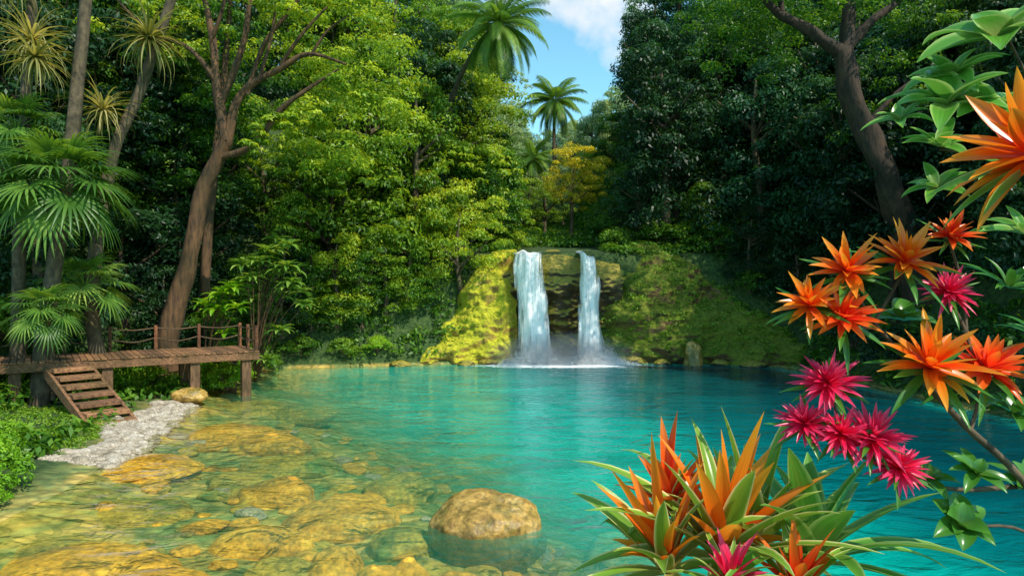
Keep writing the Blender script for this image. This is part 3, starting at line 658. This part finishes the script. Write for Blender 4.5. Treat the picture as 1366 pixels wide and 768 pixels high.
coco((1.5,52,8),[(1.6,52,7),(1.4,52,10),(1.6,52,13.0)],[.2,.17,.12],2.2,.6,20,'small palm deep in the ravine',120,M_palm)
def fanpalm(base,trunk,heads,label):
    e=empty('fan_palm',base,label,'palm tree');mb=MB()
    for P,Rr in trunk: tube(mb,P,[r*.8 for r in Rr],10,sm=6,rough=.14)
    part('trunk',mb.mesh('trunk',M_barkG,base),e);
    for hi,(c,r,n,kind,mt) in enumerate(heads):
        mb=MB();rr=random.Random(hi*17+int(abs(c[0])*10))
        for k in range(n):
            az=k*2.399;el=1.25-2.1*(k/n)
            if kind=='fan':fanleaf(mb,c,az,el,r*.55,r*.62,seed=k+hi*50)
            else:
                V,F,A,E=blade(az,el+rr.uniform(-.15,.15),r*rr.uniform(.7,1.15),r*.07,1.1*rr.uniform(.4,1.5),'taper',segs=6);mb.add(V+np.array(c),F,rr.random(),A,E)
        part('crown' if hi==0 else 'leaf_head',mb.mesh('crown',mt,base),e)
    return e
fanpalm((-12.1,17.6,.5),[([(-12.2,17.6,.2),(-12,17.6,2.5),(-11.55,17.6,5.2),(-11.3,17.6,7.5),(-10.9,17.6,11.5)],[.3,.25,.21,.2,.17])],[((-11.45,17.3,5.8),1.75,24,'fan',M_palm),((-12.0,17.2,9.0),1.25,80,'spike',M_dry)],'fan palm with broad green fronds beside the deck')
fanpalm((-11.7,19.5,.7),[([(-11.7,19.5,.4),(-12,19.5,3.2),(-11.4,19.5,6.9),(-10.6,19.5,8.9),(-9.6,19.5,11.8)],[.28,.24,.2,.18,.15]),([(-10.6,19.5,9.0),(-10.1,19.3,10.0),(-10.2,19.2,10.4)],[.1,.09,.07])],[((-10.15,19.1,10.2),1.45,90,'spike',M_dry),((-11.5,19.2,8.2),1.2,80,'spike',M_dry),((-11.9,19,3.2),1.3,18,'fan',M_palm)],'leaning screw pine with spiky straw-coloured leaf heads')
fanpalm((-13.2,18.2,.8),[([(-13.2,18.2,.5),(-13.1,18.2,5),(-12.9,18.2,9.2),(-12.7,18.2,12)],[.22,.2,.16,.12])],[((-12.6,17.9,9.7),1.3,80,'spike',M_dry),((-13.0,17.9,7.3),1.3,16,'fan',M_palm),((-12.9,17.8,11.2),1.3,80,'spike',M_dry)],'slender palm with dry spiky crown')
fanpalm((-11.9,17.6,.6),[([(-11.95,17.75,.3),(-11.85,17.6,1.4),(-11.5,16.9,2.5)],[.1,.08,.07])],[((-11.5,16.8,2.6),.95,20,'fan',M_palm)],'small fan palm with fresh green leaves by the stairs')
def broadleaf(base,top,r,n,label,mat,L=.5,W=.17,seed=0,heads=9):
    e=empty('broadleaf_shrub',base,label,'shrub');rr=random.Random(seed);mb=MB();ml=MB()
    for h in range(heads):
        a=rr.uniform(0,6.28);q=rr.random()**.5*r;zt=base[2]+.5+(top[2]+.6*r-base[2]-.5)*rr.random()**.6;c=(top[0]+q*math.cos(a),top[1]+q*math.sin(a)*.7,zt)
        mid=((base[0]*.6+c[0]*.4)+rr.uniform(-.1,.1),(base[1]+c[1])/2,(base[2]+c[2])/2+.1*r)
        tube(mb,[base,mid,c],[.03,.02,.01],6)
        rosette(ml,c,[(n//2,.7,L,W,.9,'leaf'),(n//2,.15,L*1.1,W,.9,'leaf')],seed=seed*31+h)
    part('stems',mb.mesh('stems',M_bark,base),e);part('foliage',ml.mesh('foliage',mat,base),e);return e
broadleaf((-8.9,23.6,tz(-9.6,23.6)),(-8.1,23.2,4.2),1.1,16,'broad-leaved shrub with glossy sunlit leaves on the bank',M_palm,seed=3,heads=26)
broadleaf((-10.2,22.9,tz(-10.2,22.9)),(-9.7,22.6,2.9),.8,14,'leafy shrub behind the deck railing',M_bush,seed=4,heads=12)
# ------------------------------------------------------------------ deck
ang=math.atan2(.569,.823)
def box(mb,x0,x1,y0,y1,z0,z1,bev=.008):
    bm=bmesh.new();bmesh.ops.create_cube(bm,size=1)
    for v in bm.verts:v.co=Vector(((x0+x1)/2+v.co.x*(x1-x0),(y0+y1)/2+v.co.y*(y1-y0),(z0+z1)/2+v.co.z*(z1-z0)))
    bmesh.ops.bevel(bm,geom=bm.edges[:],offset=bev,segments=1,affect='EDGES')
    bmesh.ops.triangulate(bm,faces=bm.faces[:])
    mb.add([v.co[:] for v in bm.verts],[[v.index for v in f.verts] for f in bm.faces],tint=random.random());bm.free()
DK=empty('wooden_deck',(-7.5,20.3,0),'raised brown plank deck on posts with rope railing','deck');DK.rotation_euler=(0,0,ang)
mb=MB();x=-9.6
while x<-.01:
    yj=random.uniform(-.02,.02);box(mb,x,x+.135,-.03+yj,2.25+yj,1.30,1.345);x+=.15
part('platform',mb.mesh('platform',M_wood,smooth=False),DK)
mb=MB();box(mb,-9.6,0,.0,.07,1.08,1.297);box(mb,-9.6,0,2.13,2.2,1.1,1.297);box(mb,-.08,-.01,.075,2.125,1.1,1.297)
box(mb,-9.6,-.09,1.05,1.12,1.1,1.297)
part('beam',mb.mesh('beam',M_wood,smooth=False),DK)
for (x,y) in [(-.35,.18),(-1.75,.18),(-3.9,.18),(-5.9,.18),(-7.9,.18),(-.35,1.96),(-1.75,1.96),(-3.9,1.96),(-5.9,1.96)]:
    mb=MB();wx=-7.5+x*math.cos(ang)-y*math.sin(ang);wy=20.3+x*math.sin(ang)+y*math.cos(ang)
    box(mb,x-.13,x+.13,y-.1,y+.14,min(-.3,tz(wx,wy)-.2),1.296,.012);part('support_post',mb.mesh('support_post',M_woodD,smooth=False),DK)
RP=[(-9.2,2.12),(-8.1,2.12),(-7.0,2.12),(-5.9,2.12),(-4.8,2.12),(-3.7,2.12),(-2.5,2.12),(-1.3,2.12),(-.08,2.12),(-.08,1.1),(-.08,.06)]
for (x,y) in RP:
    mb=MB();box(mb,x-.045,x+.045,y-.045,y+.045,1.347,2.08,.006);part('railing_post',mb.mesh('railing_post',M_woodR,smooth=False),DK)
mb=MB()
for i in range(len(RP)-1):
    for z,s in ((2.0,.06),(1.7,.12)):
        (xa,ya),(xb,yb)=RP[i],RP[i+1]
        tube(mb,[(xa,ya,z),((xa+xb)/2,(ya+yb)/2,z-s),(xb,yb,z)],[.02]*3,6,sm=4)
part('rope_railing',mb.mesh('rope_railing',M_rope),DK)
ST=empty('wooden_stairs',(-11.35,17.45,0),'short flight of weathered wooden steps down to the shore','stairs');ST.rotation_euler=(0,0,math.atan2(-1.6,1.98))
mb=MB();ns=7
for k in range(ns):
    z=1.2-k*.172;xx=.05+k*.42;box(mb,xx,xx+.44,-.46,.46,z-.11,z,.014)
part('tread',mb.mesh('tread',M_wood,smooth=False),ST)
for s in(-.5,.5):
    mb=MB();x1=.05+7*.42
    V=[(0,s-.035,1.24),(x1+.02,s-.035,.04),(x1+.02,s-.035,-.18),(.0,s-.035,.96),(0,s+.035,1.24),(x1+.02,s+.035,.04),(x1+.02,s+.035,-.18),(.0,s+.035,.96)]
    mb.add(V,[[0,3,2,1],[4,5,6,7],[0,1,5,4],[3,7,6,2],[1,2,6,5],[0,4,7,3]]);part('stringer',mb.mesh('stringer',M_wood,smooth=False),ST)
# ------------------------------------------------------------------ foreground bromeliads
P_or=petalmat('petal_orange',(.98,.06,.015),(1.0,.19,.008),(1.0,.42,.03))
P_rd=petalmat('petal_red',(.9,.03,.02),(1.0,.08,.012),(1.0,.28,.03))
P_pk=petalmat('petal_pink',(.8,.01,.04),(.95,.015,.1),(.98,.09,.24))
P_lf=petalmat('bromeliad_leaf',(.55,.5,.14),(.2,.4,.03),(.26,.46,.05),(.9,.8,.32),.35)
P_lg=petalmat('green_leaf',(.1,.24,.03),(.05,.2,.02),(.1,.3,.035),None,.3)
P_lg2=petalmat('broad_green_leaf',(.3,.42,.1),(.11,.34,.035),(.17,.42,.05),(.4,.58,.15),.35)
def bromeliad(c,label,seed,pm,lay,pet,tiltv=(0,0,1),lm=None):
    e=empty('bromeliad_plant',(c[0],c[1],c[2]),label,'bromeliad');Mt=tilt(tiltv)
    ml=MB();rosette(ml,(0,0,0),lay,Mt,seed);part('leaves',ml.mesh('leaves',lm or P_lf),e)
    if pet:
        mf=MB();rosette(mf,(0,0,.03),pet,Mt,seed+1);part('flower',mf.mesh('flower',pm),e)
    return e
def PET(s,w=.08): return [(6,.75,.42*s,w*s,.3,'petal'),(6,1.05,.54*s,w*1.05*s,.2,'petal'),(4,1.35,.64*s,w*s,.1,'petal')]
def LAY(n,s,w=.1): return [(n//3,.3,.70*s,w*s,.8,'strap'),(n//3,.7,.70*s,w*s,.8,'strap'),(n//3,1.1,.6*s,w*s,.5,'strap')]
bromeliad((.92,3.0,2.0),'large orange bromeliad with yellow-edged strap leaves',1,P_or,LAY(21,1.0),PET(1.0),(.12,-.1,1))
bromeliad((.68,2.95,1.97),'orange-red bromeliad with arching leaves',2,P_or,LAY(15,.8),PET(.75),(-.3,-.1,1))
bromeliad((.74,3.2,2.13),'deep red bromeliad among striped leaves',3,P_rd,LAY(9,.5),PET(.62,.1),(-.05,.0,1))
bromeliad((1.16,2.8,1.92),'small red bromeliad with green leaves',4,P_rd,LAY(12,.6),PET(.48,.11),(.1,-.15,1))
bromeliad((1.36,3.1,1.95),'green bromeliad rosette with long arching leaves',5,P_or,[(8,.35,.8,.1,.8,'strap'),(6,.8,.7,.12,.6,'strap'),(5,1.15,.58,.15,.3,'leaf')],None,(.1,0,1),P_lg2)
bromeliad((1.1,3.15,1.97),'upright green bromeliad leaves behind the orange bloom',8,P_or,[(7,.9,.62,.11,.5,'strap'),(5,1.25,.62,.13,.2,'strap')],None,(.05,0,1),P_lf)
bromeliad((.86,2.7,2.0),'small pink bromeliad tucked between the leaves',6,P_pk,LAY(9,.4),PET(.36,.11),(0,-.2,1))
def head(mb,c,r,kind,seed,tv):
    Mt=tilt(tv)
    if kind=='o':rosette(mb,c,[(10,.05,r,.23*r,.3,'petal'),(9,.5,r*1.05,.24*r,.2,'petal'),(7,.95,r*1.0,.22*r,.1,'petal'),(4,1.35,r*.85,.18*r,0,'petal')],Mt,seed)
    else:rosette(mb,c,[(20,-.1,r,.15*r,.3,'petal'),(18,.35,r,.15*r,.2,'petal'),(15,.8,r*.9,.14*r,.1,'petal'),(9,1.2,r*.75,.12*r,0,'petal')],Mt,seed)
def shrub(name,base,label,stems,heads,leafs,seed,lm):
    e=empty(name,base,label,'flowering shrub')
    mb=MB()
    for P,r0,r1 in stems:
        n=len(P);tube(mb,P,[(r0+(r1-r0)*i/(n-1))*.8 for i in range(n)],7,sm=4,rough=.1)
    part('branches',mb.mesh('branches',M_barkG,base),e)
    for i,(c,r,k,tv) in enumerate(heads):
        m2=MB();head(m2,c,r*.96,'o' if k in 'or' else 'p',seed*13+i,tv);part('flower',m2.mesh('flower',{'o':P_or,'r':P_rd,'p':P_pk}[k],base),e,{'o':'orange spiky flower','r':'red spiky flower','p':'magenta spiky flower'}[k])
    ml=MB()
    for i,(c,r,k,tv) in enumerate(heads):
        Mt=tilt(tv);cc=np.array(c)-np.array(tv)*.02
        rosette(ml,cc,[(5,-.15,r*1.2,.18*r,.4,'leaf'),(4,.3,r*1.15,.17*r,.3,'leaf')],Mt,seed*7+i)
    for (c,r,n,W,tv) in leafs: rosette(ml,c,[(n,.35,r,W,.7,'leaf'),(n//2,.85,r*.8,W,.5,'leaf')],tilt(tv),seed+int(c[0]*100))
    part('leaves',ml.mesh('leaves',lm,base),e);return e
heads=[((1.47,3.0,3.27),.18,'o',(-.2,-.7,1)),((1.72,3.0,3.31),.19,'o',(.1,-.7,1)),((1.31,3.0,3.12),.17,'o',(-.4,-.6,1)),((1.43,2.95,3.07),.17,'r',(-.2,-.8,1)),
((1.77,2.9,2.86),.25,'o',(0,-.6,1)),((2.08,3.0,2.84),.22,'r',(.1,-.6,1)),((1.99,3.1,3.43),.13,'r',(.1,-.6,1)),((1.98,3.1,3.18),.14,'p',(0,-.8,1)),
((1.39,3.0,2.78),.16,'p',(-.3,-.8,1)),((1.29,3.0,2.6),.14,'p',(-.4,-.6,1)),((1.42,2.95,2.57),.14,'p',(0,-.8,1)),((1.55,2.95,2.55),.17,'p',(.1,-.8,1)),((1.67,2.95,2.42),.14,'p',(.1,-.8,1))]
stems=[([(2.9,3.2,1.3),(2.6,3.1,1.9),(2.25,3.0,2.35),(1.98,2.98,2.6),(1.78,2.95,2.8)],.03,.014),
([(2.0,2.98,2.58),(2.05,3.0,2.7),(2.06,3,2.8)],.012,.01),
([(1.85,2.97,2.72),(1.72,3.0,2.9),(1.6,3.02,3.05),(1.5,3,3.2)],.014,.009),([(1.6,3.02,3.05),(1.68,3.02,3.18),(1.72,3,3.28)],.01,.008),([(1.62,3.02,3.02),(1.5,3.0,3.03),(1.43,2.95,3.05)],.009,.007),([(1.5,3.0,3.03),(1.4,3.02,3.08),(1.32,3.0,3.1)],.008,.006),
([(2.3,3.1,2.3),(2.0,3.05,2.3),(1.75,3,2.36),(1.5,3,2.48),(1.3,3,2.57)],.015,.007),([(1.9,3.03,2.32),(1.75,3,2.34),(1.67,2.96,2.4)],.009,.007),([(1.6,3,2.42),(1.56,2.97,2.5),(1.55,2.95,2.53)],.008,.007),([(1.5,3,2.48),(1.44,3,2.62),(1.39,3,2.75)],.008,.006),([(1.45,3,2.5),(1.43,2.97,2.54)],.007,.006),
([(2.06,3,2.75),(2.05,3.08,3.0),(1.98,3.1,3.15)],.012,.008),([(2.05,3.08,3.0),(2.06,3.12,3.2),(1.99,3.1,3.4)],.01,.007)]
leafs=[((1.9,2.9,2.2),.15,6,.085,(0,-.8,1)),((2.0,2.95,2.4),.13,7,.06,(0,-.5,1)),((1.85,3.05,2.35),.12,6,.06,(-.1,-.6,1)),((1.78,3.1,3.05),.2,4,.1,(0,-.3,1)),((2.2,3.0,2.65),.18,6,.06,(.2,-.4,1)),((2.35,3.1,2.3),.18,7,.07,(0,-.4,1)),((2.25,3.1,3.2),.25,8,.04,(.2,-.3,1)),((2.35,3.0,2.95),.25,8,.05,(.2,-.3,1))]
stems+=[([(2.5,3.1,2.0),(2.2,3.0,2.15),(1.9,2.9,2.18)],.012,.007)]
shrub('flowering_shrub',(2.9,3.2,1.45),'flowering shrub with orange and magenta spiky blooms on bare branches',stems,heads,leafs,3,P_lg)
heads2=[((2.08,2.7,3.72),.38,'o',(-.75,-.25,.8))]
stems2=[([(3.2,3.0,1.3),(3.0,3.0,2.4),(2.6,2.9,3.2),(2.3,2.8,3.6),(2.09,2.71,3.71)],.035,.014),([(2.9,3,2.7),(2.75,3.2,3.5),(2.4,3.25,4.0),(2.1,3.3,4.1)],.02,.01),([(2.6,3.22,3.8),(2.35,3.2,3.8),(2.0,3.2,3.85)],.012,.006),([(2.7,3.2,3.6),(2.5,3.3,4.2),(2.35,3.3,4.5)],.014,.006)]
leafs2=[((2.1,3.3,4.08),.34,6,.14,(-.2,-.5,1)),((2.0,3.2,3.86),.2,7,.07,(-.2,-.5,1)),((2.35,3.3,4.4),.38,7,.17,(-.3,-.5,1)),((1.9,3.35,4.02),.17,6,.055,(-.4,-.4,1)),((2.3,3.3,4.05),.3,6,.12,(0,-.6,1)),((2.35,3.2,3.75),.26,6,.08,(0,-.5,1)),((2.05,3.3,3.68),.18,6,.06,(-.3,-.5,1)),((2.4,3.2,3.45),.24,7,.07,(-.1,-.5,1)),((2.2,3.4,4.25),.24,6,.1,(-.4,-.4,1))]
shrub('flowering_shrub',(3.2,3.0,1.45),'tall glossy-leaved shrub with one huge orange bloom',stems2,heads2,leafs2,9,P_lg2)
# ------------------------------------------------------------------ world, sun, camera
sv=Vector((.48,-.48,.76)).normalized()
el=math.asin(sv.z);azm=math.atan2(sv.x,sv.y)
wd=bpy.data.worlds.new("World");scene.world=wd;wd.use_nodes=True;nt=wd.node_tree;N=nt.nodes;L=nt.links;N.clear()
sky=N.new('ShaderNodeTexSky');sky.sky_type='NISHITA';sky.sun_disc=False;sky.sun_elevation=el;sky.sun_rotation=azm;sky.air_density=1.0;sky.ozone_density=2.0;sky.dust_density=.3
tc=N.new('ShaderNodeTexCoord')
vm=N.new('ShaderNodeVectorMath');vm.operation='DISTANCE';L.new(tc.outputs['Generated'],vm.inputs[0]);vm.inputs[1].default_value=(.125,.91,.40)
mr=N.new('ShaderNodeMapRange');L.new(vm.outputs['Value'],mr.inputs[0]);mr.inputs[1].default_value=0;mr.inputs[2].default_value=.12;mr.inputs[3].default_value=.34;mr.inputs[4].default_value=0
ad=mathn(N,L,'ADD',noisen(N,L,tc.outputs['Generated'],7,7,.55),mr.outputs[0])
cr=ramp(N,[(.6,(0,0,0)),(.8,(1,1,1))]);L.new(ad,cr.inputs[0])
mx=N.new('ShaderNodeMix');mx.data_type='RGBA';L.new(cr.outputs[0],mx.inputs[0]);L.new(mul(N,L,sky.outputs[0],(1.6,2.4,2.1,1)),mx.inputs[6]);mx.inputs[7].default_value=(8.6,8.8,9,1)
bg=N.new('ShaderNodeBackground');bg.inputs[1].default_value=.115;L.new(mx.outputs[2],bg.inputs[0]);o=N.new('ShaderNodeOutputWorld');L.new(bg.outputs[0],o.inputs[0])
ld=bpy.data.lights.new('sun','SUN');ld.energy=5.0;ld.angle=R(.5);ld.color=(1,.93,.8);lo=bpy.data.objects.new('sun',ld);link(lo);lo.rotation_euler=sv.to_track_quat('Z','Y').to_euler();lo.location=(20,0,40)
cd=bpy.data.cameras.new('camera');cd.lens=24;cd.sensor_width=36;cd.clip_end=600;co=bpy.data.objects.new('camera',cd);link(co);co.location=(0,0,3.2);co.rotation_euler=(R(90),0,0);scene.camera=co
scene.view_settings.view_transform='Standard';scene.view_settings.look='None';scene.view_settings.exposure=0
